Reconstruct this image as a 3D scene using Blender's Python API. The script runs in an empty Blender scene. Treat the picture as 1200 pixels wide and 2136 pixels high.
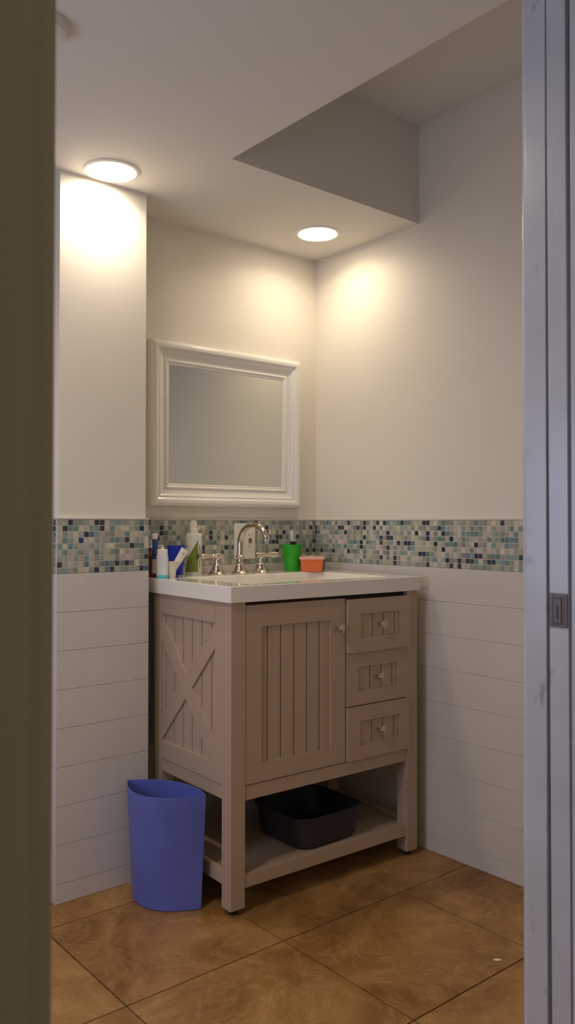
import bpy, bmesh, math, random
from mathutils import Vector, Matrix
C = bpy.context.scene.collection
PI = math.pi
random.seed(7)

# ---------------------------------------------------------------- materials
def lin(c):
    return tuple((x/12.92 if x <= .04045 else ((x+.055)/1.055)**2.4) for x in c)
MATS = {}
def mat(name, col, rough=.5, metal=0., spec=.5, trans=0., coat=0., bump=None, noise=None, emit=None, sss=0., ior=1.45):
    m = bpy.data.materials.new(name); m.use_nodes = True
    n = m.node_tree.nodes; l = m.node_tree.links; b = n['Principled BSDF']
    b.inputs['Base Color'].default_value = (*col, 1)
    b.inputs['Roughness'].default_value = rough
    b.inputs['Metallic'].default_value = metal
    b.inputs['Specular IOR Level'].default_value = spec
    b.inputs['Transmission Weight'].default_value = trans
    b.inputs['Coat Weight'].default_value = coat
    b.inputs['Coat Roughness'].default_value = .08
    b.inputs['IOR'].default_value = ior
    if emit:
        b.inputs['Emission Color'].default_value = (*emit[0], 1); b.inputs['Emission Strength'].default_value = emit[1]
    tc = n.new('ShaderNodeTexCoord')
    if noise:                      # (scale, amount): gentle tone variation
        t = n.new('ShaderNodeTexNoise'); t.inputs['Scale'].default_value = noise[0]; t.inputs['Detail'].default_value = 5
        l.new(tc.outputs['Object'], t.inputs['Vector'])
        r = n.new('ShaderNodeMapRange'); r.inputs['From Min'].default_value = .3; r.inputs['From Max'].default_value = .7
        r.inputs['To Min'].default_value = 1-noise[1]; r.inputs['To Max'].default_value = 1+noise[1]
        l.new(t.outputs['Fac'], r.inputs['Value'])
        v = n.new('ShaderNodeVectorMath'); v.operation = 'SCALE'; v.inputs[0].default_value = col
        l.new(r.outputs['Result'], v.inputs['Scale']); l.new(v.outputs['Vector'], b.inputs['Base Color'])
    if bump:                       # (scale, strength, distance)
        t = n.new('ShaderNodeTexNoise'); t.inputs['Scale'].default_value = bump[0]; t.inputs['Detail'].default_value = 4
        l.new(tc.outputs['Object'], t.inputs['Vector'])
        u = n.new('ShaderNodeBump'); u.inputs['Strength'].default_value = bump[1]; u.inputs['Distance'].default_value = bump[2]
        l.new(t.outputs['Fac'], u.inputs['Height']); l.new(u.outputs['Normal'], b.inputs['Normal'])
    MATS[name] = m
    return m

paint   = mat('wall_paint', (.80,.755,.675), .62, bump=(260,.12,.001), noise=(1.3,.02))
cpaint  = mat('ceiling_paint', (.74,.72,.68), .8, bump=(180,.15,.001))
tilem   = mat('white_glazed_tile', (.69,.65,.61), .2, bump=(14,.10,.003), noise=(4,.03))
grout   = mat('white_grout', (.62,.60,.57), .85)
trimw   = mat('trim_gloss_white', (.72,.72,.73), .28, noise=(3,.03))
jambm   = mat('jamb_gloss_paint', (.54,.56,.63), .25, bump=(20,.15,.002), noise=(9,.06))
def scuffs(m):
    n = m.node_tree.nodes; l = m.node_tree.links; b = n['Principled BSDF']
    src = b.inputs['Base Color'].links[0].from_socket
    tc = n.new('ShaderNodeTexCoord'); mp = n.new('ShaderNodeMapping'); mp.inputs['Scale'].default_value = (40,40,14)
    t = n.new('ShaderNodeTexNoise'); t.inputs['Scale'].default_value = 1; t.inputs['Detail'].default_value = 3
    l.new(tc.outputs['Object'], mp.inputs['Vector']); l.new(mp.outputs['Vector'], t.inputs['Vector'])
    c = n.new('ShaderNodeValToRGB'); c.color_ramp.elements[0].position = .68; c.color_ramp.elements[0].color = (0,0,0,1); c.color_ramp.elements[1].position = .76; c.color_ramp.elements[1].color = (.6,.6,.6,1)
    l.new(t.outputs['Fac'], c.inputs['Fac'])
    x = n.new('ShaderNodeMix'); x.data_type = 'RGBA'; l.new(c.outputs['Color'], x.inputs['Factor']); l.new(src, x.inputs['A']); x.inputs['B'].default_value = (.20,.19,.19,1)
    l.new(x.outputs['Result'], b.inputs['Base Color'])
scuffs(jambm)
casingm = mat('casing_satin_paint', (.34,.29,.20), .5)
vanm    = mat('vanity_taupe_paint', (.47,.36,.265), .42, bump=(120,.08,.001), noise=(3,.03))
vgroove_gapshade = mat('vanity_groove_glaze_gap_shade', (.05,.03,.02), .8)  # plank groove glaze; also the painted-in shade of the gap under the counter
counterm= mat('counter_gloss_white', (.86,.83,.77), .12, coat=.5)
nickel  = mat('polished_nickel', (.64,.56,.47), .13, metal=1., bump=(30,.02,.001))
dknickel= mat('brushed_nickel_dark', (.15,.12,.105), .45, metal=.5)
frame_m = mat('mirror_frame_white', (.84,.82,.79), .2, coat=.4)
glassm  = mat('mirror_silver', (.74,.76,.72), .015, metal=1.)
bluecan = mat('blue_translucent_plastic', (.13,.17,.56), .35, noise=(5,.12), spec=.4)
bluecan.node_tree.nodes['Principled BSDF'].inputs['Subsurface Weight'].default_value = .25
bluecan.node_tree.nodes['Principled BSDF'].inputs['Subsurface Radius'].default_value = (.01,.01,.03)
tubm    = mat('charcoal_plastic', (.030,.027,.030), .45)
greenp  = mat('green_plastic', (.03,.42,.02), .35)
orangep = mat('orange_plastic', (.85,.19,.055), .4)
pinkp   = mat('pink_lid_plastic', (.85,.48,.38), .4)
tealp   = mat('teal_blue_plastic', (.01,.13,.25), .35)
bluep   = mat('royal_blue_plastic', (.012,.035,.55), .35)
whitep  = mat('white_plastic', (.80,.77,.70), .35)
whiteb  = mat('frosted_white_plastic', (.70,.72,.72), .4)
aquap   = mat('aqua_plastic', (.12,.55,.62), .3)
amberp  = mat('amber_plastic', (.20,.035,.012), .25)
greenl  = mat('olive_green_label', (.20,.27,.04), .45)
darkink = mat('dark_ink', (.03,.03,.035), .5)
blackp  = mat('black_plastic', (.012,.012,.012), .4)
redp    = mat('red_plastic', (.25,.03,.01), .4)
paperm  = mat('paper', (.80,.76,.70), .7)
lilacm  = mat('lilac_print', (.22,.16,.38), .5)
navyl   = mat('navy_print', (.02,.06,.32), .4)
clearw  = mat('clear_wrap', (.9,.92,.95), .1, trans=.85)
emitm   = mat('light_lens', (1,1,1), .5, emit=((1,.85,.63), 17))
emitm1  = mat('light_lens_cool', (1,1,1), .5, emit=((1,.88,.72), 19))
lighttrim = mat('light_trim_white', (.85,.82,.76), .4)
rubberm = mat('black_rubber', (.02,.018,.016), .6)
windowg = mat('window_glass', (.9,.95,1), .02, trans=1.)

def tilecolor_mat(name, attr, rough, coat=0, noise=None):
    m = mat(name, (.5,.5,.5), rough, coat=coat)
    n = m.node_tree.nodes; l = m.node_tree.links; b = n['Principled BSDF']
    a = n.new('ShaderNodeAttribute'); a.attribute_name = attr
    tc = n.new('ShaderNodeTexCoord'); t = n.new('ShaderNodeTexNoise')
    t.inputs['Scale'].default_value = noise[0]; t.inputs['Detail'].default_value = 6
    mp = n.new('ShaderNodeMapping'); mp.inputs['Scale'].default_value = noise[2]
    l.new(tc.outputs['Object'], mp.inputs['Vector']); l.new(mp.outputs['Vector'], t.inputs['Vector'])
    r = n.new('ShaderNodeMapRange'); r.inputs['From Min'].default_value = .3; r.inputs['From Max'].default_value = .7
    r.inputs['To Min'].default_value = 1-noise[1]; r.inputs['To Max'].default_value = 1+noise[1]
    l.new(t.outputs['Fac'], r.inputs['Value'])
    v = n.new('ShaderNodeVectorMath'); v.operation = 'SCALE'
    l.new(a.outputs['Color'], v.inputs[0]); l.new(r.outputs['Result'], v.inputs['Scale'])
    l.new(v.outputs['Vector'], b.inputs['Base Color'])
    return m
mosaicm = tilecolor_mat('mosaic_glass', 'tilecol', .14, coat=.6, noise=(90,.22,(1,1,.25)))

def floor_mat():
    m = mat('marbled_floor_tile', (.3,.15,.05), .38)
    n = m.node_tree.nodes; l = m.node_tree.links; b = n['Principled BSDF']
    tc = n.new('ShaderNodeTexCoord'); at = n.new('ShaderNodeAttribute'); at.attribute_name = 'tilecol'
    add = n.new('ShaderNodeVectorMath'); add.operation = 'MULTIPLY_ADD'; add.inputs[1].default_value = (13,17,9)
    l.new(at.outputs['Color'], add.inputs[0]); l.new(tc.outputs['Object'], add.inputs[2])
    t = n.new('ShaderNodeTexNoise'); t.inputs['Scale'].default_value = 3.2; t.inputs['Detail'].default_value = 9
    t.inputs['Roughness'].default_value = .62; t.inputs['Distortion'].default_value = 1.6
    l.new(add.outputs['Vector'], t.inputs['Vector'])
    cr = n.new('ShaderNodeValToRGB'); e = cr.color_ramp.elements
    e[0].position = .30; e[0].color = (.20,.090,.020,1)
    e[1].position = .72; e[1].color = (.50,.28,.10,1)
    x = e.new(.5); x.color = (.34,.175,.050,1)
    l.new(t.outputs['Fac'], cr.inputs['Fac'])
    t2 = n.new('ShaderNodeTexNoise'); t2.inputs['Scale'].default_value = 6; t2.inputs['Detail'].default_value = 8; t2.inputs['Distortion'].default_value = 3.
    l.new(add.outputs['Vector'], t2.inputs['Vector'])
    r2 = n.new('ShaderNodeValToRGB'); q = r2.color_ramp.elements
    q[0].position = .47; q[0].color = (0,0,0,1); q[1].position = .53; q[1].color = (0,0,0,1)
    z = q.new(.5); z.color = (.16,.16,.16,1)
    l.new(t2.outputs['Fac'], r2.inputs['Fac'])
    mx = n.new('ShaderNodeMix'); mx.data_type = 'RGBA'
    l.new(r2.outputs['Color'], mx.inputs['Factor']); l.new(cr.outputs['Color'], mx.inputs['A']); mx.inputs['B'].default_value = (.72,.50,.27,1)
    l.new(mx.outputs['Result'], b.inputs['Base Color'])
    u = n.new('ShaderNodeBump'); u.inputs['Strength'].default_value = .15; u.inputs['Distance'].default_value = .002
    l.new(t2.outputs['Fac'], u.inputs['Height']); l.new(u.outputs['Normal'], b.inputs['Normal'])
    return m
floorm = floor_mat()
fgrout = mat('brown_floor_grout', (.07,.035,.015), .9)

# ---------------------------------------------------------------- mesh helpers
def newbm(): return bmesh.new()
def box(bm, lo, hi, bev=0, M=None, mi=0):
    t = bmesh.new()
    v = [t.verts.new((x,y,z)) for x in (lo[0],hi[0]) for y in (lo[1],hi[1]) for z in (lo[2],hi[2])]
    for f in ((0,1,3,2),(4,6,7,5),(0,4,5,1),(2,3,7,6),(0,2,6,4),(1,5,7,3)):
        t.faces.new([v[i] for i in f])
    bmesh.ops.recalc_face_normals(t, faces=t.faces)
    if bev: bmesh.ops.bevel(t, geom=list(t.edges), offset=bev, segments=2, affect='EDGES', profile=.6)
    merge(bm, t, M, mi)
def merge(bm, t, M=None, mi=0):
    if M is not None: bmesh.ops.transform(t, matrix=M, verts=t.verts)
    mp = {v: bm.verts.new(v.co) for v in t.verts}
    for f in t.faces:
        try:
            g = bm.faces.new([mp[v] for v in f.verts]); g.material_index = mi; g.smooth = f.smooth
        except ValueError: pass
    t.free()
def loft(bm, loops, cap0=True, cap1=True, mi=0, M=None, closed=True):
    t = bmesh.new(); R = [[t.verts.new(p) for p in lp] for lp in loops]
    for a, b in zip(R, R[1:]):
        n = len(a)
        for i in range(n if closed else n-1):
            try: t.faces.new((a[i], a[(i+1)%n], b[(i+1)%n], b[i]))
            except ValueError: pass
    if cap0: t.faces.new(R[0][::-1])
    if cap1: t.faces.new(R[-1])
    bmesh.ops.recalc_face_normals(t, faces=t.faces)
    merge(bm, t, M, mi)
def circ(r, z, n=40, rx=None, cx=0, cy=0):
    return [(cx+(rx or r)*math.cos(2*PI*i/n), cy+r*math.sin(2*PI*i/n), z) for i in range(n)]
def lathe(bm, prof, n=40, M=None, mi=0, cap0=True, cap1=True):
    loft(bm, [circ(r, z, n) for r, z in prof], cap0, cap1, mi, M)
def rrect(x0, x1, y0, y1, r, z, k=6):
    P = []
    for cx, cy, a in ((x1-r,y1-r,0),(x0+r,y1-r,90),(x0+r,y0+r,180),(x1-r,y0+r,270)):
        for i in range(k+1):
            t = math.radians(a+90*i/k); P.append((cx+r*math.cos(t), cy+r*math.sin(t), z))
    return P
def tube(bm, pts, rad, n=20, cap=True, M=None, mi=0):
    pts = [Vector(p) for p in pts]; R = rad if isinstance(rad, (list, tuple)) else [rad]*len(pts)
    loops = []; up = None
    for i, p in enumerate(pts):
        d = (pts[min(i+1, len(pts)-1)]-pts[max(i-1, 0)]).normalized()
        if up is None: up = d.orthogonal().normalized()
        up = (up-d*up.dot(d)).normalized(); s = d.cross(up)
        loops.append([tuple(p+(up*math.cos(2*PI*k/n)+s*math.sin(2*PI*k/n))*R[i]) for k in range(n)])
    loft(bm, loops, cap, cap, mi, M)
def prism(bm, poly, ax, a0, a1, mi=0, M=None, bev=0):
    """poly in the two other axes, extruded along axis ax (0,1,2)"""
    def P(u, v, w):
        return {0:(w,u,v), 1:(u,w,v), 2:(u,v,w)}[ax]
    t = bmesh.new()
    A = [t.verts.new(P(u,v,a0)) for u,v in poly]; B = [t.verts.new(P(u,v,a1)) for u,v in poly]
    n = len(poly)
    for i in range(n): t.faces.new((A[i],A[(i+1)%n],B[(i+1)%n],B[i]))
    t.faces.new(A[::-1]); t.faces.new(B)
    bmesh.ops.recalc_face_normals(t, faces=t.faces)
    if bev: bmesh.ops.bevel(t, geom=list(t.edges), offset=bev, segments=2, affect='EDGES', profile=.6)
    merge(bm, t, M, mi)
def obj(name, bm, mats, parent=None, label=None, cat=None, group=None, kind=None, smooth=30, mw=None):
    me = bpy.data.meshes.new(name)
    bm.to_mesh(me); bm.free()
    for m in (mats if isinstance(mats, (list, tuple)) else [mats]): me.materials.append(m)
    if smooth:
        for p in me.polygons: p.use_smooth = True
        me.set_sharp_from_angle(angle=math.radians(smooth))
    o = bpy.data.objects.new(name, me); C.objects.link(o)
    if smooth:
        wn = o.modifiers.new('weighted_normals', 'WEIGHTED_NORMAL'); wn.keep_sharp = True; wn.weight = 80
    if parent: o.parent = parent
    if mw is not None: o.matrix_world = mw
    if label: o['label'] = label
    if cat: o['category'] = cat
    if group: o['group'] = group
    if kind: o['kind'] = kind
    return o
def thing(name, label, cat, M=None, group=None):
    o = bpy.data.objects.new(name, None); C.objects.link(o); o.empty_display_size = .05
    if M is not None: o.matrix_world = M
    o['label'] = label; o['category'] = cat
    if group: o['group'] = group
    return o
def T(x, y, z): return Matrix.Translation((x, y, z))
def RZ(a): return Matrix.Rotation(a, 4, 'Z')

# ---------------------------------------------------------------- room shell
HS, HC, ZB, ZT = 2.448, 2.110, .941, 1.0978      # high ceiling, soffit, mosaic bottom and top
XS, YS = -.790, -.5305                           # soffit edges
XL, YD, YH = -2.70, -1.66, -1.77                 # left wall, door wall inside and hall face
PX0, PX1, PY = -1.130, -.846, -.158              # the pier
DX0, DX1 = -1.8665, -1.040                        # door opening
TT = .008                                        # tile thickness

b = newbm(); box(b, (XL-.1, 0, -.02), (.1, .1, 2.6)); wall_back = obj('wall_back', b, paint, kind='structure', smooth=0)
b = newbm(); box(b, (0, YH, -.02), (.1, 0, 2.6)); wall_right = obj('wall_right', b, paint, kind='structure', smooth=0)
b = newbm(); box(b, (PX0, PY, 0), (PX1, 0, HC)); wall_pier = obj('wall_pier', b, paint, kind='structure', smooth=0)
# left wall with a window opening
WY0, WY1, WZ0, WZ1 = -1.25, -.45, .75, 1.50
b = newbm()
box(b, (XL-.1, YH, -.02), (XL, WY0, 2.6)); box(b, (XL-.1, WY1, -.02), (XL, 0, 2.6))
box(b, (XL-.1, WY0, -.02), (XL, WY1, WZ0)); box(b, (XL-.1, WY0, WZ1), (XL, WY1, 2.6))
obj('wall_left', b, paint, kind='structure', smooth=0)
# door wall: two skins round the pocket on the right side
b = newbm()
box(b, (DX1+.012, YD-.032, -.02), (0, YD, 2.6)); box(b, (DX1+.012, YH, -.02), (0, YH+.032, 2.6))
box(b, (XL, YH, -.02), (DX0-.015, YD, 2.6)); box(b, (DX0-.015, YH, 2.06), (DX1+.012, YD, 2.6))
obj('wall_front', b, paint, kind='structure', smooth=0)
# ceiling: high part plus dropped soffit
b = newbm()
box(b, (XS, YD, HS), (0, YS, HS+.1)); 
box(b, (XL, YD, HC), (XS, 0, HS+.1)); box(b, (XS, YS, HC), (0, 0, HS+.1))
obj('ceiling', b, cpaint, kind='structure', smooth=0)

# floor: bevelled 18-inch tiles over dark grout
TX, TY, TW, TH = -1.2211, -.7328, .4583, .449
b = newbm(); box(b, (XL-.1, -3.6, -.06), (.1, .1, -.004), mi=1)
rects = []
for i in range(-6, 5):
    for j in range(-7, 4):
        x0, y0 = TX+i*TW, TY+j*TH
        x1, y1 = x0+TW, y0+TH
        X0, X1, Y0, Y1 = max(x0,XL), min(x1,0), max(y0,-3.55), min(y1,0)
        if X1-X0 < .01 or Y1-Y0 < .01: continue
        rects.append((X0+.0018, X1-.0018, Y0+.0018, Y1-.0018))
cl = b.loops.layers.float_color.new('tilecol')
for X0, X1, Y0, Y1 in rects:
    n0 = len(b.faces); box(b, (X0,Y0,-.012), (X1,Y1,0), .0012)
    b.faces.ensure_lookup_table(); c = (random.random(), random.random(), random.random(), 1)
    for f in b.faces[n0:]:
        for lp in f.loops: lp[cl] = c
obj('floor', b, [floorm, fgrout], kind='structure')

# subway tiles: generic strip builder.  frame maps (u along wall, outwards d, z)
ROW, TWD = .1107, .2148
def tile_wall(name, parent, M, u0, u1, joints):
    b = newbm(); box(b, (u0, 0, 0), (u1, TT-.0016, ZB), mi=1)
    for r in range(9):
        z1 = ZB-r*ROW; z0 = max(z1-ROW, 0.0)
        j = joints[r % len(joints)]; k = math.floor((u0-j)/TWD); x = j+k*TWD
        while x < u1:
            a, c = max(x, u0), min(x+TWD, u1)
            if c-a > .004:
                box(b, (a-.0001, .001, z0+.0009), (c+.0001, TT+random.uniform(0,.00025), z1-.0009), .0010)
            x += TWD
    return obj(name, b, [tilem, grout], parent, mw=M)
pal = [((.33,.39,.33),5), ((.50,.50,.42),5), ((.60,.56,.46),5), ((.16,.27,.26),3.2), ((.045,.045,.07),2.6), ((.20,.35,.38),2), ((.07,.17,.28),.9), ((.30,.33,.27),3.5), ((.70,.64,.53),3), ((.02,.035,.13),.9), ((.40,.46,.40),3)]
pc = [p[0] for p in pal]; pw = [p[1] for p in pal]
def mosaic(name, parent, M, u0, u1, cols, seed):
    pw = [7,7,7,2.8,4.2,1.4,.4,5,4.0,.5,2.5] if seed in (11,13) else [p[1] for p in pal]
    rnd = random.Random(seed); b = newbm(); box(b, (u0, 0, ZB+.0005), (u1, TT-.0012, ZT), mi=1)
    cl = b.loops.layers.float_color.new('tilecol'); pw_ = (u1-u0)/cols; ph = (ZT-ZB)/9
    for r in range(9):
        for k in range(cols):
            c = rnd.choices(pc, pw)[0]; s = rnd.uniform(.75,1.03); n0 = len(b.faces)
            box(b, (u0+k*pw_+.0010, .001, ZB+r*ph+.0011), (u0+(k+1)*pw_-.0010, TT-.0002, ZB+(r+1)*ph-.0011), .0006)
            b.faces.ensure_lookup_table()
            for f in b.faces[n0:]:
                for lp in f.loops: lp[cl] = (c[0]*s, c[1]*s, c[2]*s, 1)
    return obj(name, b, [mosaicm, grout], parent, mw=M)
def pencil(parent, M, u0, u1):
    b = newbm(); box(b, (u0, 0, ZT+.0003), (u1, TT+.001, ZT+.0055), .0015); obj('pencil_trim', b, tilem, parent, mw=M)
def clad(parent, M, u0, u1, cols, joints, seed):
    tile_wall('subway_tile', parent, M, u0, u1, joints); mosaic('mosaic_band', parent, M, u0, u1, cols, seed); pencil(parent, M, u0, u1)
def frameM(org, u, d):   # u along wall, d outward
    u = Vector(u); d = Vector(d); z = Vector((0,0,1))
    return Matrix(((u.x,d.x,z.x,org[0]),(u.y,d.y,z.y,org[1]),(u.z,d.z,z.z,org[2]),(0,0,0,1)))
MB = frameM((0,0,0), (1,0,0), (0,-1,0))
clad(wall_back, MB, PX1+TT, -TT, 50, [-.10,-.207], 11)
clad(wall_back, MB, XL, PX0-TT, 96, [-1.4,-1.507], 12)
MR = frameM((0,0,0), (0,-1,0), (-1,0,0))
clad(wall_right, MR, 0, 1.66, 100, [.523,.896,.523+.03,.896,.55,.632,.523,.711,.7485], 13)
MP = frameM((0,PY,0), (1,0,0), (0,-1,0))
clad(wall_pier, MP, PX0-TT, PX1+TT, 18, [-1.0506,-.9432], 14)
ML = frameM((PX0,PY,0), (0,1,0), (-1,0,0))
clad(wall_pier, ML, .0005, .158, 9, [.09,.2], 15)
MQ = frameM((PX1,PY,0), (0,1,0), (1,0,0))
clad(wall_pier, MQ, .0005, .150, 9, [.06,.17], 16)

# ---------------------------------------------------------------- doorway
def casing_profile(b, xin, sgn, y0, z0, z1):
    """moulded casing lying on a wall face at y0, inner edge xin, growing along sgn, depth towards -y"""
    P = [(0,0),(0,.010),(.003,.0135),(.010,.0145),(.014,.0120),(.018,.0120),(.023,.0150),(.034,.0170),(.040,.0150),(.046,.0150),(.052,.0185),(.062,.0195),(.068,.017),(.070,.010),(.070,0)]
    prism(b, [(xin+sgn*u, y0-d) for u, d in P], 2, z0, z1)
b = newbm(); casing_profile(b, DX0, -1, YH, 0, 2.13)
obj('trim_1', b, casingm, kind='structure', smooth=40)
b = newbm(); box(b, (DX0-.015, YH+.0005, 0), (DX0, YD-.0005, 2.06), .002)
obj('trim_2', b, jambm, kind='structure')
# right split jambs with a rounded bathroom-side edge
b = newbm()
P = [(DX1+.012,-1.6945),(DX1,-1.6945),(DX1,-1.660),(DX1+.0012,-1.6545),(DX1+.0045,-1.6505),(DX1+.009,-1.6485),(DX1+.055,-1.6485),(DX1+.062,-1.6525),(DX1+.064,-1.6598),(DX1+.012,-1.6598)]
prism(b, P, 2, 0, 2.06); obj('trim_3', b, jambm, kind='structure', smooth=40)
b = newbm(); box(b, (DX1, YH-.004, 0), (DX1+.0118, -1.7365, 2.06), .002)
obj('trim_4', b, jambm, kind='structure')
b = newbm(); casing_profile(b, DX1+.006, 1, YH, 0, 2.13); obj('trim_5', b, jambm, kind='structure', smooth=40)
b = newbm(); box(b, (DX0, YH, 2.042), (DX1, YD, 2.06), .001); obj('trim_6', b, jambm, kind='structure')
# pocket door leaf, a touch out of plumb
tilt = Matrix.Rotation(math.radians(-.20), 4, 'X')
DM = T(DX1+.001, -1.7153, .95) @ tilt
b = newbm(); box(b, (0, -.0160, -.94), (.78, .0160, 1.08), .0012)
door = obj('door_1', b, jambm, kind='structure', mw=DM)
b = newbm()
box(b, (-.0022, -.0150, -.018), (.004, .0150, .033), .0008)
box(b, (-.0030, -.0105, -.0165), (.002, -.0085, .0315)); box(b, (-.0030, .0085, -.0165), (.002, .0105, .0315))
pl = obj('edge_pull', b, dknickel, door, label='dark nickel edge pull plate'); pl.matrix_world = DM
b = newbm(); box(b, (-.0040, -.0062, -.0135), (.0, .0062, .0285), .0007)
q = obj('pull_lever', b, dknickel, pl); q.matrix_world = DM
b = newbm(); box(b, (-.0045, -.0014, -.005), (-.0008, .0014, .0155)); box(b, (-.0045, -.005, .0255), (-.0008, .005, .0268)); box(b, (-.0045, -.005, -.0125), (-.0008, .005, -.0112))
q = obj('key_slot', b, blackp, pl); q.matrix_world = DM

# window on the left wall (out of frame, gives the cool daylight)
b = newbm(); w = .045
box(b, (XL-.06, WY0, WZ0), (XL+.012, WY0+w, WZ1), .003); box(b, (XL-.06, WY1-w, WZ0), (XL+.012, WY1, WZ1), .003)
box(b, (XL-.06, WY0+w, WZ0), (XL+.012, WY1-w, WZ0+w), .003); box(b, (XL-.06, WY0+w, WZ1-w), (XL+.012, WY1-w, WZ1), .003)
obj('window_1', b, trimw, kind='structure')

# ---------------------------------------------------------------- ceiling lights
def ceiling_light(x, y, em, label, cat='ceiling light', power=1):
    t = thing('recessed_ceiling_light', label, cat, T(x, y, HC), 'recessed lights in the lowered ceiling')
    b = newbm(); lathe(b, [(.0805,-.0002),(.0800,-.0035),(.076,-.0058),(.0700,-.0062),(.0672,-.0040),(.0665,-.0012)], 64, cap0=False, cap1=False)
    o = obj('trim_ring', b, lighttrim, t)
    b = newbm(); lathe(b, [(.0668,-.0022),(.05,-.0028),(.02,-.0032),(.001,-.0033)], 64, cap0=False)
    o = obj('lens', b, em, t, label='glowing white lens')
    ld = bpy.data.lights.new('downlight', 'AREA'); ld.shape = 'DISK'; ld.size = .124; ld.energy = power; ld.spread = math.radians(150)
    ld.color = (1,.825,.565) if em is emitm else (1,.855,.64)
    lo = bpy.data.objects.new('downlight', ld); C.objects.link(lo); lo.parent = t; lo.location = (0,0,-.0048)
    return t
ceiling_light(-1.0115, -.2474, emitm1, 'glowing round ceiling light close in front of the white pier at left', power=1.35)
ceiling_light(-.2072, -.2415, emitm, 'glowing round ceiling light over the vanity near the back corner', power=1.1)
ceiling_light(-1.80, -.95, emitm, 'glowing round ceiling light outside the left edge of the picture', power=4.2)
b = newbm(); lathe(b, [(.052,-.0002),(.052,-.012),(.048,-.022),(.036,-.028),(.001,-.029)], 48)
obj('smoke_detector', b, cpaint, mw=T(-1.462,-.800,HC), label='blurry pale grey disc on the ceiling, half hidden by the dark door casing', cat='ceiling disc')

# ---------------------------------------------------------------- vanity
VM = T(-.812, -.560, 0) @ RZ(math.radians(-1.9))
van = thing('bathroom_vanity', 'taupe painted bathroom vanity with plank door, three drawers and open shelf', 'vanity', VM)
def vobj(name, b, m, par=van, **k):
    o = obj(name, b, m, par, **k); return o
BD = .450                                           # body back plane
for (x0, x1, y0, y1) in ((.010,.0585,.010,.056),(.7005,.7485,.010,.056),(.010,.0585,BD-.046,BD),(.7005,.7485,BD-.046,BD)):
    b = newbm(); box(b, (x0,y0,.018), (x1,y1,.866), .0022)
    lg = vobj('leg', b, vanm)
    b = newbm(); lathe(b, [(.008,0),(.0105,.001),(.0105,.006),(.004,.0075),(.004,.018)], 20, M=T((x0+x1)/2,(y0+y1)/2,0))
    vobj('levelling_foot', b, rubberm, lg)
# front face frame: bottom rail, inner carcass
b = newbm(); box(b, (.0585,.026,.842), (.7005,.034,.8660)); vobj('gap_shade_strip', b, vgroove_gapshade)  # dark strip added so the gap below the counter is coloured as shade
b = newbm(); box(b, (.0585,.014,.313), (.7005,.034,.3535), .0018); vobj('bottom_rail', b, vanm)
b = newbm()
box(b, (.03,.034,.330), (.73,BD-.01,.345)); box(b, (.03,BD-.02,.33), (.73,BD-.008,.862)); box(b, (.4335,.034,.345), (.4365,BD-.02,.790)); box(b, (.7,.03,.33), (.728,BD-.02,.86))
vobj('carcass', b, vanm)
# shelf
b = newbm()
box(b, (.016,.014,.070), (.742,.036,.108), .002); box(b, (.014,.056,.078), (.034,BD-.046,.116), .002); box(b, (.724,.056,.078), (.744,BD-.046,.116), .002); box(b, (.02,.036,.086), (.74,BD-.01,.104), .001)
box(b, (.0585,BD-.03,.07), (.7,BD-.01,.108), .002)
vobj('lower_shelf', b, vanm)
def panel_front(name, x0, x1, z0, z1, ix0, ix1, iz0, iz1, ng, g0, pitch, out):
    """framed plank panel; front plane at y = .012 - out"""
    yf = .012-out; b = newbm()
    for lo, hi in (((x0,z0),(ix0,z1)), ((ix1,z0),(x1,z1)), ((ix0,z0),(ix1,iz0)), ((ix0,iz1),(ix1,z1))):
        box(b, (lo[0],yf,lo[1]), (hi[0],yf+.020,hi[1]), 0)
    prev = ix0
    xs = [g0+pitch*i for i in range(ng)]+[ix1+.0019]
    for x in xs:
        box(b, (prev, yf+.0065, iz0-.002), (x-.0019, yf+.016, iz1+.002), .0009); prev = x+.0019
    box(b, (ix0,yf+.013,iz0), (ix1,yf+.019,iz1), mi=1)
    bmesh.ops.remove_doubles(b, verts=b.verts, dist=1e-6)
    return vobj(name, b, [vanm, vgroove_gapshade])
def knob(par, x, y, z):
    b = newbm(); M = T(x,y,z) @ Matrix.Rotation(PI/2, 4, 'X')
    lathe(b, [(.0085,0),(.0085,.0018),(.0050,.0035),(.0042,.009),(.0055,.012),(.0120,.0150),(.0142,.0180),(.0135,.0215),(.0095,.0235),(.0085,.0230),(.0060,.0250),(.001,.0258)], 32, M=M)
    vobj('knob', b, nickel, par)
d = panel_front('door', .0600,.4325,.3565,.8570, .1150,.3745,.4085,.7945, 5, .1403,.0484, 0)
knob(d, .4020, .012, .7690)
for i, (z0, z1, out) in enumerate(((.6885,.8530,.012),(.5225,.6860,0),(.3565,.5195,.008))):
    zc = (z0+z1)/2-.001
    d = panel_front('drawer', .4370,.7050,z0,z1, .4885,.6620,zc-.037,zc+.037, 4, .4935,.0488, out)
    knob(d, .5740, .0185-out, zc)
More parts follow.
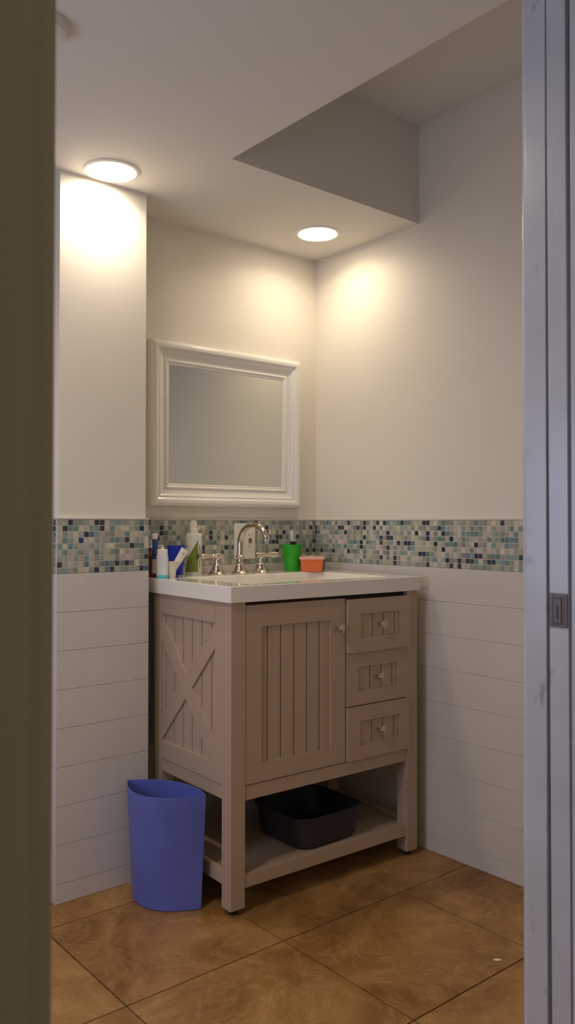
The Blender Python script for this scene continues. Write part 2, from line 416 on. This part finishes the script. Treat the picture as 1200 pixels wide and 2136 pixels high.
# side frames with plank panel and X brace (left visible, right plain)
def side(x, sg):
    P = lambda a: x+sg*a
    def sb(b, a0, a1, y0, y1, z0, z1, bev=.0012, mi=0):
        box(b, (min(P(a0),P(a1)),y0,z0), (max(P(a0),P(a1)),y1,z1), bev, mi=mi)
    b = newbm()
    sb(b,.003,.018,.0565,.0975,.3545,.8655); sb(b,.003,.018,.4330,BD-.002,.3545,.8655)
    sb(b,.003,.018,.0982,.4325,.8045,.8655); sb(b,.003,.018,.0982,.4325,.3545,.4095)
    o = vobj('side_frame', b, vanm)
    b = newbm(); prev = .094; g = [.1259,.1785,.2315,.2840,.3362,.3895,.4370]
    for y in g:
        sb(b,.0105,.018,prev+.0018,y-.0018,.405,.810,.0009); prev = y
    sb(b,.0160,.020,.096,.436,.405,.81,0,1)
    vobj('plank_panel', b, [vanm, vgroove_gapshade])
    b = newbm(); sb(b,.0055,.020,.056,BD-.04,.3135,.3525,.003); vobj('side_rail', b, vanm)
    b = newbm(); y0,y1,z0,z1 = .0980,.4328,.4098,.8043
    def brace(ya, za, yb, zb, a):
        dy, dz = yb-ya, zb-za; L = math.hypot(dy, dz); h = .025
        # clip the strip to the panel rectangle
        n = (-dz/L*h, dy/L*h); e = (dy/L*.1, dz/L*.1)
        poly = [(ya-e[0]+n[0],za-e[1]+n[1]),(yb+e[0]+n[0],zb+e[1]+n[1]),(yb+e[0]-n[0],zb+e[1]-n[1]),(ya-e[0]-n[0],za-e[1]-n[1])]
        for ax, lim, s in ((0,y0,1),(0,y1,-1),(1,z0,1),(1,z1,-1)):
            out = []
            for i in range(len(poly)):
                p, q = poly[i], poly[(i+1)%len(poly)]; ip = s*(p[ax]-lim) >= 0; iq = s*(q[ax]-lim) >= 0
                if ip: out.append(p)
                if ip != iq:
                    t = (lim-p[ax])/(q[ax]-p[ax]); out.append((p[0]+t*(q[0]-p[0]), p[1]+t*(q[1]-p[1])))
            poly = out
        prism(b, poly, 0, min(P(a),P(.0115)), max(P(a),P(.0115)), bev=.0012)
    brace(.4280,.7830,.1040,.4320,.0035); brace(.0985,.7680,.4180,.4330,.0040)
    vobj('cross_brace', b, vanm)
side(.010, 1); side(.7485, -1)

# counter with integrated rectangular basin: rests on the cabinet
b = newbm(); CW, CD = .755, .548
bx = (.095,.675,.062,.425)
def L(i, z, r): return rrect(bx[0]+i, bx[1]-i, bx[2]+i, bx[3]-i, r, z)
loft(b, [L(-.012,.868,.03), rrect(.004,CW-.004,.004,CD-.004,.003,.8665), rrect(0,CW,0,CD,.005,.868), rrect(0,CW,0,CD,.005,.9115), rrect(.0018,CW-.0018,.0018,CD-.0018,.004,.9132),
         L(-.004,.9132,.034), L(0,.9122,.032), L(.003,.908,.032), L(.010,.880,.034), L(.020,.835,.038), L(.045,.812,.04), L(.12,.808,.03)], cap0=False)
loft(b, [L(-.012,.868,.03), L(.0,.84,.03), L(.02,.80,.03)], cap0=False)
sink = obj('vanity_countertop', b, counterm, mw=VM, label='glossy white vanity top with a sunken rectangular basin', cat='countertop', smooth=35)
b = newbm(); lathe(b, [(.022,.8082),(.022,.8105),(.016,.8112),(.001,.8095)], 28, M=T(.385,.25,0)); q = obj('drain', b, nickel, sink); q.matrix_world = VM

# faucet set
fa = thing('widespread_faucet', 'polished nickel faucet with high arched spout and two lever handles', 'faucet', VM @ T(.356,.470,.9132))
def bell(b, x, s=1.):
    lathe(b, [(.0305*s,0),(.0310*s,.003),(.0285*s,.0058),(.0245*s,.0080),(.0205*s,.013),(.0180*s,.020),(.0160*s,.027),(.0120*s,.0330),(.0095*s,.0345)], 40, M=T(x,0,0))
b = newbm(); bell(b, 0)
lathe(b, [(.0112,.033),(.0125,.036),(.0118,.039),(.0102,.045),(.0108,.052),(.0150,.0565),(.0150,.0600),(.0118,.0630),(.0095,.066)], 36)
pts = [(0,0,.062),(0,0,.09),(0,0,.105)]+[(0,-.0775+.0775*math.cos(math.radians(a)),.105+.0640*math.sin(math.radians(a))) for a in range(6,172,6)]
n_ = len(pts); tube(b, pts, [.0098-.0012*i/n_ for i in range(n_)], 28)
e = Vector(pts[-1]); dr = (Vector(pts[-1])-Vector(pts[-2])).normalized()
tube(b, [e-dr*.006, e-dr*.002, e+dr*.003], [.0100,.0112,.0105], 28)
obj('spout', b, nickel, fa)
for s, x in ((-1,-.0945),(1,.0885)):
    b = newbm(); bell(b, x)
    lathe(b, [(.0092,.033),(.0100,.036),(.0085,.038),(.0085,.052),(.0105,.054),(.0080,.0565)], 32, M=T(x,0,0))
    hd = obj('handle', b, nickel, fa)
    b = newbm()
    R_ = Matrix.Rotation(s*PI/2, 4, 'Y')
    lathe(b, [(.0040,-.022),(.0075,-.0205),(.0088,-.017),(.0088,-.012),(.0100,-.009),(.0100,.009),(.0075,.011),(.0072,.015),(.0095,.017),(.0070,.020),(.0062,.026),(.0080,.040),(.0110,.054),(.0112,.060),(.0085,.064),(.0060,.0655),(.0085,.068),(.0105,.0715),(.0092,.0760),(.001,.0775)], 32, M=T(x,0,.0630) @ RZ(0) @ R_ )
    obj('lever', b, nickel, hd)

# ---------------------------------------------------------------- mirror
MX0, MX1, MZ0, MZ1 = -.7470, -.0975, 1.1440, 1.7000
PF = [(0,.0005),(.0005,.0200),(.0050,.0262),(.0130,.0290),(.0220,.0280),(.0290,.0235),(.0310,.0205),(.0345,.0215),(.0380,.0200),(.0430,.0150),(.0520,.0110),(.0600,.0095),(.0620,.0120),(.0660,.0130),(.0690,.0110),(.0710,.0090),(.0745,.0095),(.0770,.0075),(.0780,.0040)]
mir = thing('wall_mirror', 'rectangular wall mirror in a wide moulded glossy white frame', 'mirror', T((MX0+MX1)/2, 0, MZ0))
b = newbm(); cx = (MX0+MX1)/2
loops = []
for u, d_ in PF:
    loops.append([(MX0-cx+u,-d_,u),(MX1-cx-u,-d_,u),(MX1-cx-u,-d_,MZ1-MZ0-u),(MX0-cx+u,-d_,MZ1-MZ0-u)])
loft(b, loops, False, False); obj('frame', b, frame_m, mir, smooth=25)
b = newbm(); u = .076; box(b, (MX0-cx+u,-.0050,u), (MX1-cx-u,-.0010,MZ1-MZ0-u)); obj('glass', b, glassm, mir, label='clear mirror glass')

# ---------------------------------------------------------------- outlet plate on the mosaic
ox0, ox1, oz0, oz1 = -.3995, -.3065, .9585, 1.0875
ou = thing('outlet_plate', 'white double wall plate with a safety outlet, behind the faucet spout', 'outlet', T((ox0+ox1)/2, -TT, oz0))
hw, hh = (ox1-ox0)/2, oz1-oz0
b = newbm(); loft(b, [[(x,-.0003,z) for x,z,_ in rrect(-hw,hw,0,hh,.006,0)], [(x,-.0045,z) for x,z,_ in rrect(-hw,hw,0,hh,.006,0)], [(x,-.0065,z) for x,z,_ in rrect(-hw+.003,hw-.003,.003,hh-.003,.005,0)]])
obj('cover_plate', b, whitep, ou)
b = newbm(); box(b, (-hw+.012,-.0082,.030), (-.006,-.006,hh-.030), .0012); obj('rocker_switch', b, whitep, ou)
b = newbm(); box(b, (.006,-.0078,.030), (hw-.010,-.006,hh-.030), .0008)
rc = obj('receptacle', b, whitep, ou)
xc = (.006+hw-.010)/2
for zc in (.043,.087):
    for sx, h_ in ((-.006,.004),(.006,.003)):
        b = newbm(); box(b, (xc+sx-.0008,-.0081,zc-h_), (xc+sx+.0008,-.0070,zc+h_)); obj('slot', b, blackp, rc)
b = newbm(); box(b, (xc-.0065,-.0092,.0680), (xc+.0065,-.0072,.0735), .0005); obj('test_button', b, blackp, rc, label='black button')
b = newbm(); box(b, (xc-.0075,-.0092,.0600), (xc+.0075,-.0072,.0655), .0005); obj('reset_button', b, redp, rc, label='dark red button')
b = newbm(); lathe(b, [(.0018,0),(.0018,.002)], 12, M=T(xc-.002,-.0072,.0555) @ Matrix.Rotation(PI/2,4,'X')); obj('indicator', b, blackp, rc)

# ---------------------------------------------------------------- things on the counter
CT = .9133
def at(dx, dy, rz=0, z=CT): return VM @ T(dx, dy, z) @ RZ(math.radians(rz))
# amber bottle at the pier
t = thing('amber_bottle', 'brown amber bottle half hidden behind the pier edge', 'bottle', at(.0205,.505))
b = newbm(); lathe(b, [(.017,0),(.0185,.002),(.0185,.066),(.015,.076),(.0105,.082)], 32); obj('body', b, amberp, t)
b = newbm(); lathe(b, [(.0112,.082),(.0112,.094),(.010,.095)], 28); obj('cap', b, redp, t)
# blue and white toothpaste tube standing in front of it
def tubeobj(name, label, M, L_, w, r, mbody, mprint, mcap, cat='toothpaste tube', band=(.35,.85)):
    t = thing(name, label, cat, M)
    b = newbm(); lp = []
    for k in range(9):
        f = k/8; z = .014+f*L_; lp.append([( (r+(w-r)*f)*math.cos(2*PI*i/28), (r*(1-f)+.0012)*math.sin(2*PI*i/28), z) for i in range(28)])
    loft(b, lp); obj('tube', b, mbody, t)
    b = newbm(); lp = []
    for k in range(7):
        f = band[0]+(band[1]-band[0])*k/6; z = .014+f*L_
        lp.append([((r+(w-r)*f+.0005)*math.cos(2*PI*i/28), (r*(1-f)+.0018)*math.sin(2*PI*i/28), z) for i in range(28)])
    loft(b, lp, False, False); obj('print_band', b, mprint, t)
    b = newbm(); lathe(b, [(r*.75,0),(r*.8,.001),(r*.75,.013),(r*.5,.015)], 24); obj('cap', b, mcap, t)
    return t
tubeobj('toothpaste_tube', 'blue and white tube standing upright at the pier edge', at(.020,.462,20,CT) @ T(0,0,.0) , .128, .0135, .008, whitep, navyl, redp)
# white travel bottle with aqua base
t = thing('lotion_bottle', 'slim frosted white bottle with aqua base at the counter edge', 'bottle', at(.0225,.418,-35))
b = newbm(); loft(b, [rrect(-.0185,.0185,-.011,.011,.008,z) for z in (.010,.070)]+[rrect(-.0175,.0175,-.0105,.0105,.008,.0725)]); obj('body', b, whiteb, t)
b = newbm(); loft(b, [rrect(-.018,.018,-.0105,.0105,.008,0), rrect(-.0187,.0187,-.0112,.0112,.008,.001), rrect(-.0187,.0187,-.0112,.0112,.008,.0105)]); obj('base_band', b, aquap, t, label='aqua band at the base')
b = newbm(); loft(b, [rrect(-.0165,.0165,-.0105,.0105,.007,.0725), rrect(-.0165,.0165,-.0105,.0105,.007,.090), rrect(-.015,.015,-.009,.009,.006,.0915)]); obj('cap', b, whitep, t)
b = newbm(); lathe(b, [(.005,.0914),(.005,.0965),(.0035,.0975)], 16, M=T(.002,0,0)); obj('nozzle', b, whitep, t)
# paper cup holding a tube
PC = at(.0570,.428)
t = thing('paper_cup', 'small white paper cup holding a tilted tube', 'cup', PC)
b = newbm(); lathe(b, [(.016,0),(.0165,.0008),(.0218,.050),(.0232,.0505),(.0232,.0518),(.0215,.0518),(.0205,.049),(.0155,.002),(.001,.002)], 36); obj('body', b, paperm, t)
M = PC @ T(-.004,.0,.006) @ RZ(math.radians(-10)) @ Matrix.Rotation(math.radians(33),4,'Y')
t = tubeobj('toothpaste_tube', 'white tube leaning out of the small paper cup', M, .086, .0145, .0085, whitep, paperm, whitep, band=(.1,.7))
b = newbm(); prism(b, [(-.003,.0820),(.0034,.0820),(.0034,.0878),(.0020,.0878),(.0020,.0838),(-.003,.0838)], 1, -.0030, -.0021); obj('printed_mark', b, darkink, t)
# little white capped bottle behind
t = thing('capped_bottle', 'small white bottle with ribbed cap, behind the paper cup', 'bottle', at(.0620,.505))
b = newbm(); lathe(b, [(.0165,0),(.018,.002),(.018,.070),(.015,.079),(.0125,.083)], 32); obj('body', b, whitep, t)
b = newbm(); lathe(b, [(.0185,.045),(.0185,.060)], 32, cap0=False, cap1=False); obj('label_band', b, navyl, t, label='navy label band')
b = newbm(); lathe(b, [(.0138,.083),(.0140,.085),(.0140,.100),(.0125,.102)], 30); obj('cap', b, whitep, t)
t = thing('pump_bottle', 'clear pale bottle top peeking above the slim frosted bottle', 'bottle', at(.036,.535-.012))
b = newbm(); lathe(b, [(.0125,0),(.014,.002),(.014,.090),(.008,.098),(.006,.104)], 28); obj('body', b, whiteb, t)
b = newbm(); lathe(b, [(.0072,.104),(.0072,.118),(.006,.119)], 24); obj('cap', b, whitep, t)
# blue cup
t = thing('blue_cup', 'square royal blue plastic cup tilted behind the white tube', 'cup', at(.1085,.480,-32))
b = newbm(); loft(b, [rrect(-.020,.020,-.020,.020,.006,0), rrect(-.0205,.0205,-.0205,.0205,.006,.002), rrect(-.0285,.0285,-.0285,.0285,.008,.098), rrect(-.0288,.0288,-.0288,.0288,.008,.1005), rrect(-.0245,.0245,-.0245,.0245,.007,.1005), rrect(-.0185,.0185,-.0185,.0185,.005,.004)]); obj('body', b, bluep, t)
# lotion bottle with green label and open disc cap
t = thing('shampoo_bottle', 'white bottle with slanted green label and flipped-up round cap', 'bottle', at(.1970,.514,-38))
rx, ry = .0275, .0165
def ell(s, z, a0=None): return [(rx*s*math.cos(2*PI*i/40), ry*s*math.sin(2*PI*i/40), z) for i in range(40)]
b = newbm(); loft(b, [ell(.94,0), ell(1,.002), ell(1,.132), ell(.97,.137), ell(.88,.1405)]); obj('body', b, whitep, t)
b = newbm(); tt = bmesh.new(); n_ = 20; rows = []
for k in range(n_+1):
    a = math.radians(-178+k*122/n_); f = k/n_; zt_ = .012+.004+f*.102
    rows.append((tt.verts.new((rx*1.012*math.cos(a), ry*1.02*math.sin(a), .010)), tt.verts.new((rx*1.012*math.cos(a), ry*1.02*math.sin(a), min(zt_,.122)))))
for p, q in zip(rows, rows[1:]): tt.faces.new((p[0],q[0],q[1],p[1]))
merge(b, tt); lb = obj('green_label', b, greenl, t, label='olive green slanted label')
def mark(a0, a1, z0, z1):
    b = newbm(); tt = bmesh.new(); r_ = []
    for k in range(7):
        a = math.radians(a0+(a1-a0)*k/6); r_.append((tt.verts.new((rx*1.025*math.cos(a), ry*1.04*math.sin(a), z0)), tt.verts.new((rx*1.025*math.cos(a), ry*1.04*math.sin(a), z1))))
    for p, q in zip(r_, r_[1:]): tt.faces.new((p[0],q[0],q[1],p[1]))
    merge(b, tt); obj('printed_mark', b, darkink, t)
for a0, a1, z0, z1 in ((-165,-150,.094,.097),(-146,-136,.095,.098),(-168,-134,.075,.0775),(-165,-140,.064,.0655),(-160,-128,.058,.0595),(-45,-41,.080,.102),(-45,-41,.055,.076),(-45,-41,.026,.050),(-37,-34,.06,.09)): mark(a0,a1,z0,z1)
b = newbm(); lathe(b, [(.0138,.1400),(.0145,.141),(.0145,.1570),(.0130,.1585)], 32); cp = obj('cap', b, whitep, t)
b = newbm(); lathe(b, [(.0125,-.002),(.0132,-.001),(.0132,.001),(.0125,.002)], 32, M=T(-.003,.010,.171) @ RZ(math.radians(-10)) @ Matrix.Rotation(PI/2+.1,4,'X')); obj('flip_lid', b, whitep, cp)
# crumpled wrapper
b = newbm(); n_ = 12; tt = bmesh.new(); rnd = random.Random(3); V = {}
for i in range(n_):
    for j in range(6):
        x = -.021+.042*i/(n_-1); y = -.009+.018*j/5
        V[i,j] = tt.verts.new((x, y, .0012+.0065*max(0,math.sin(i*.9+j*.4))*(1-i/n_)+rnd.uniform(0,.002)))
for i in range(n_-1):
    for j in range(5): tt.faces.new((V[i,j],V[i+1,j],V[i+1,j+1],V[i,j+1]))
bmesh.ops.solidify(tt, geom=list(tt.faces), thickness=.0008)
for f in tt.faces: f.material_index = 0
merge(b, tt)
for f in b.faces:
    c = f.calc_center_median()
    f.material_index = 1 if (c.x < -.006 and c.y < -.002) else 0
obj('crumpled_wrapper', b, [paperm, lilacm], mw=at(.0925,.4400,15), label='crumpled white and purple wrapper lying below the blue cup', cat='wrapper', smooth=50)
# green cup, toothbrush, black clip
GC = at(.6150,.508)
t = thing('green_cup', 'bright green tapered plastic tumbler right of the faucet', 'cup', GC)
b = newbm(); lathe(b, [(.0275,0),(.0285,.001),(.0292,.012),(.0375,.0945),(.0382,.0965),(.0368,.0965),(.0355,.092),(.0280,.004),(.001,.004)], 48); obj('body', b, greenp, t)
t = thing('toothbrush', 'cream handled toothbrush standing in the green tumbler', 'toothbrush', GC @ T(.010,.004,.006) @ Matrix.Rotation(math.radians(-4),4,'Y'))
b = newbm(); loft(b, [rrect(-.003,.003,-.002,.002,.0015,z) for z in (0,.05)]+[rrect(-.0045,.0045,-.0025,.0025,.002,.09), rrect(-.0060,.0060,-.003,.003,.0025,.115), rrect(-.0065,.0065,-.003,.003,.0025,.138), rrect(-.004,.004,-.002,.002,.0015,.143)]); obj('handle', b, whitep, t)
b = newbm(); box(b, (-.016,-.004,.0), (.016,.004,.100), .002)
obj('black_razor_handle', b, blackp, mw=GC @ T(-.003,-.006,.0075) @ RZ(.3) @ Matrix.Rotation(math.radians(2),4,'Y'), label='black flat handle just showing above the green tumbler rim', cat='handle')
# orange tub
t = thing('orange_container', 'orange lidded food container on the basin rim in front of the green tumbler', 'container', at(.6490,.435,-38))
b = newbm(); loft(b, [rrect(-.036,.036,-.025,.025,.007,0), rrect(-.037,.037,-.026,.026,.008,.002), rrect(-.0435,.0435,-.031,.031,.010,.0455)]); obj('body', b, orangep, t)
b = newbm(); loft(b, [rrect(-.046,.046,-.0335,.0335,.011,.0440), rrect(-.0465,.0465,-.034,.034,.011,.0450), rrect(-.0460,.0460,-.0335,.0335,.011,.0520), rrect(-.044,.044,-.0315,.0315,.010,.0530), rrect(-.042,.042,-.0295,.0295,.010,.0515)]); obj('lid', b, pinkp, t, label='translucent pink lid')
# wrap draped on lid
b = newbm(); tt = bmesh.new(); V = {}
for i in range(14):
    for j in range(5):
        x = -.040+.080*i/13; y = -.012+.03*j/4
        V[i,j] = tt.verts.new((x, y, .0010+.0045*(.5+.5*math.sin(i*.85+j*.5))))
for i in range(13):
    for j in range(4): tt.faces.new((V[i,j],V[i+1,j],V[i+1,j+1],V[i,j+1]))
bmesh.ops.solidify(tt, geom=list(tt.faces), thickness=.0007); merge(b, tt)
obj('foil_strip', b, whiteb, mw=at(.6490,.435,-38,CT+.0533), label='crinkled pale grey strip lying on the orange container lid', cat='wrapper', smooth=50)
t = thing('blue_tub', 'small dark teal tub by the wall, right of the orange container', 'tub', at(.7170,.490,-20))
b = newbm(); loft(b, [rrect(-.024,.024,-.020,.020,.006,0), rrect(-.025,.025,-.021,.021,.007,.002), rrect(-.029,.029,-.025,.025,.009,.040), rrect(-.030,.030,-.026,.026,.009,.042), rrect(-.028,.028,-.024,.024,.008,.042), rrect(-.023,.023,-.019,.019,.006,.004)]); obj('body', b, tealp, t)

# ---------------------------------------------------------------- washing-up tub on the lower shelf
t = thing('plastic_basin', 'charcoal plastic basin with rounded corners on the open lower shelf', 'basin', at(.405,.160,2,.1045))
b = newbm(); w2, d2 = .138, .135
def Lr(s, z, r): return rrect(-w2+s, w2-s, -d2+s, d2-s, r, z)
loft(b, [Lr(.026,0,.045), Lr(.022,.002,.048), Lr(.016,.012,.05), Lr(.006,.090,.055), Lr(.004,.094,.055), Lr(-.001,.0945,.058), Lr(-.0015,.0985,.058), Lr(.003,.0995,.056), Lr(.009,.094,.054), Lr(.020,.012,.05), Lr(.030,.004,.045)])
obj('body', b, tubm, t, smooth=40)

# ---------------------------------------------------------------- waste bin
A, B_ = Vector((-.908,-.199,0)), Vector((-.831,-.449,0))
A2, B2 = Vector((-.9235,-.1885,.320)), Vector((-.8200,-.4560,.320))
def lens_loop(f, ins=0, dz=0):
    a = A.lerp(A2, f); c = B_.lerp(B2, f); d_ = (c-a); L_ = d_.length; u = d_/L_; n = Vector((u.y, -u.x, 0))   # towards -x side
    if n.x > 0: n = -n
    a = a+u*ins*1.6; c = c-u*ins*1.6; m = (a+c)/2; h = (c-a).length/2; bf, bb = (.082+.010*f-ins), (.050+.008*f-ins)
    P = []; K = 18
    for i in range(K+1):
        s = -1+2*i/K; P.append(m+u*s*h+n*bf*(1-abs(s)**2.1)+Vector((0,0,dz)))
    for i in range(1, K):
        s = 1-2*i/K; P.append(m+u*s*h-n*bb*(1-abs(s)**2.1)+Vector((0,0,dz)))
    return [tuple(p) for p in P]
BC = Vector((-.870,-.325,0))
def sh(lp): return [(x-BC.x, y-BC.y, z) for x, y, z in lp]
t = thing('waste_bin', 'translucent blue plastic waste bin with pointed oval rim beside the vanity', 'bin', T(*BC))
b = newbm()
loft(b, [sh(lens_loop(0,.003)), sh(lens_loop(.008,0)), sh(lens_loop(.5,0)), sh(lens_loop(.99,0)), sh(lens_loop(1,.0006)), sh(lens_loop(.998,.0028)), sh(lens_loop(.5,.003)), sh(lens_loop(.012,.004))])
obj('body', b, bluecan, t, smooth=35)

# paper scrap on the floor
b = newbm(); tt = bmesh.new(); P = [(-.009,-.003),(-.004,-.005),(.003,-.004),(.009,-.0035),(.010,.002),(.004,.005),(-.003,.0045),(-.010,.003)]
loft(b, [[(x,y,.0003) for x,y in P], [(x*1.02,y*1.05,.0018) for x,y in P], [(x*.8,y*.7,.0026) for x,y in P]]); tt.free()
obj('paper_scrap', b, paperm, mw=T(-.4137,-1.1463,0) @ RZ(-.65), label='tiny white scrap of paper lying on the tan floor tile', cat='paper scrap')

# ---------------------------------------------------------------- light: daylight through the window, dim hall
ld = bpy.data.lights.new('daylight', 'AREA'); ld.shape = 'RECTANGLE'; ld.size = WY1-WY0-.1; ld.size_y = WZ1-WZ0-.1
ld.energy = 6.5; ld.color = (.55,.64,1.0)
lo = bpy.data.objects.new('window_daylight', ld); C.objects.link(lo)
lo.matrix_world = T(XL-.02, (WY0+WY1)/2, (WZ0+WZ1)/2) @ Matrix.Rotation(-PI/2, 4, 'Y') @ RZ(PI/2)
w = bpy.data.worlds.new('world'); bpy.context.scene.world = w; w.use_nodes = True
w.node_tree.nodes['Background'].inputs['Color'].default_value = (.80,.70,.55,1)
w.node_tree.nodes['Background'].inputs['Strength'].default_value = .24

# ---------------------------------------------------------------- camera
yaw, pit, rol = math.radians(-39.7143), math.radians(.7808), math.radians(.0749)
F = Vector((-math.sin(yaw)*math.cos(pit), math.cos(yaw)*math.cos(pit), math.sin(pit)))
R = Vector((math.cos(yaw), math.sin(yaw), 0)); U = R.cross(F)
R2 = R*math.cos(rol)+U*math.sin(rol); U2 = -R*math.sin(rol)+U*math.cos(rol)
cd = bpy.data.cameras.new('camera'); cam = bpy.data.objects.new('camera', cd); C.objects.link(cam)
cam.matrix_world = Matrix(((R2.x,U2.x,-F.x,-2.1483),(R2.y,U2.y,-F.y,-2.4139),(R2.z,U2.z,-F.z,1.0874),(0,0,0,1)))
cd.sensor_fit = 'HORIZONTAL'; cd.sensor_width = 24; cd.lens = 1732.35*24/1200
cd.clip_start = .02; cd.dof.use_dof = True; cd.dof.focus_distance = 2.35; cd.dof.aperture_fstop = 7.5
S = bpy.context.scene; S.camera = cam
S.view_settings.view_transform = 'Standard'; S.view_settings.look = 'None'; S.view_settings.gamma = 1
S.view_settings.exposure = .27; S.view_settings.use_curve_mapping = False
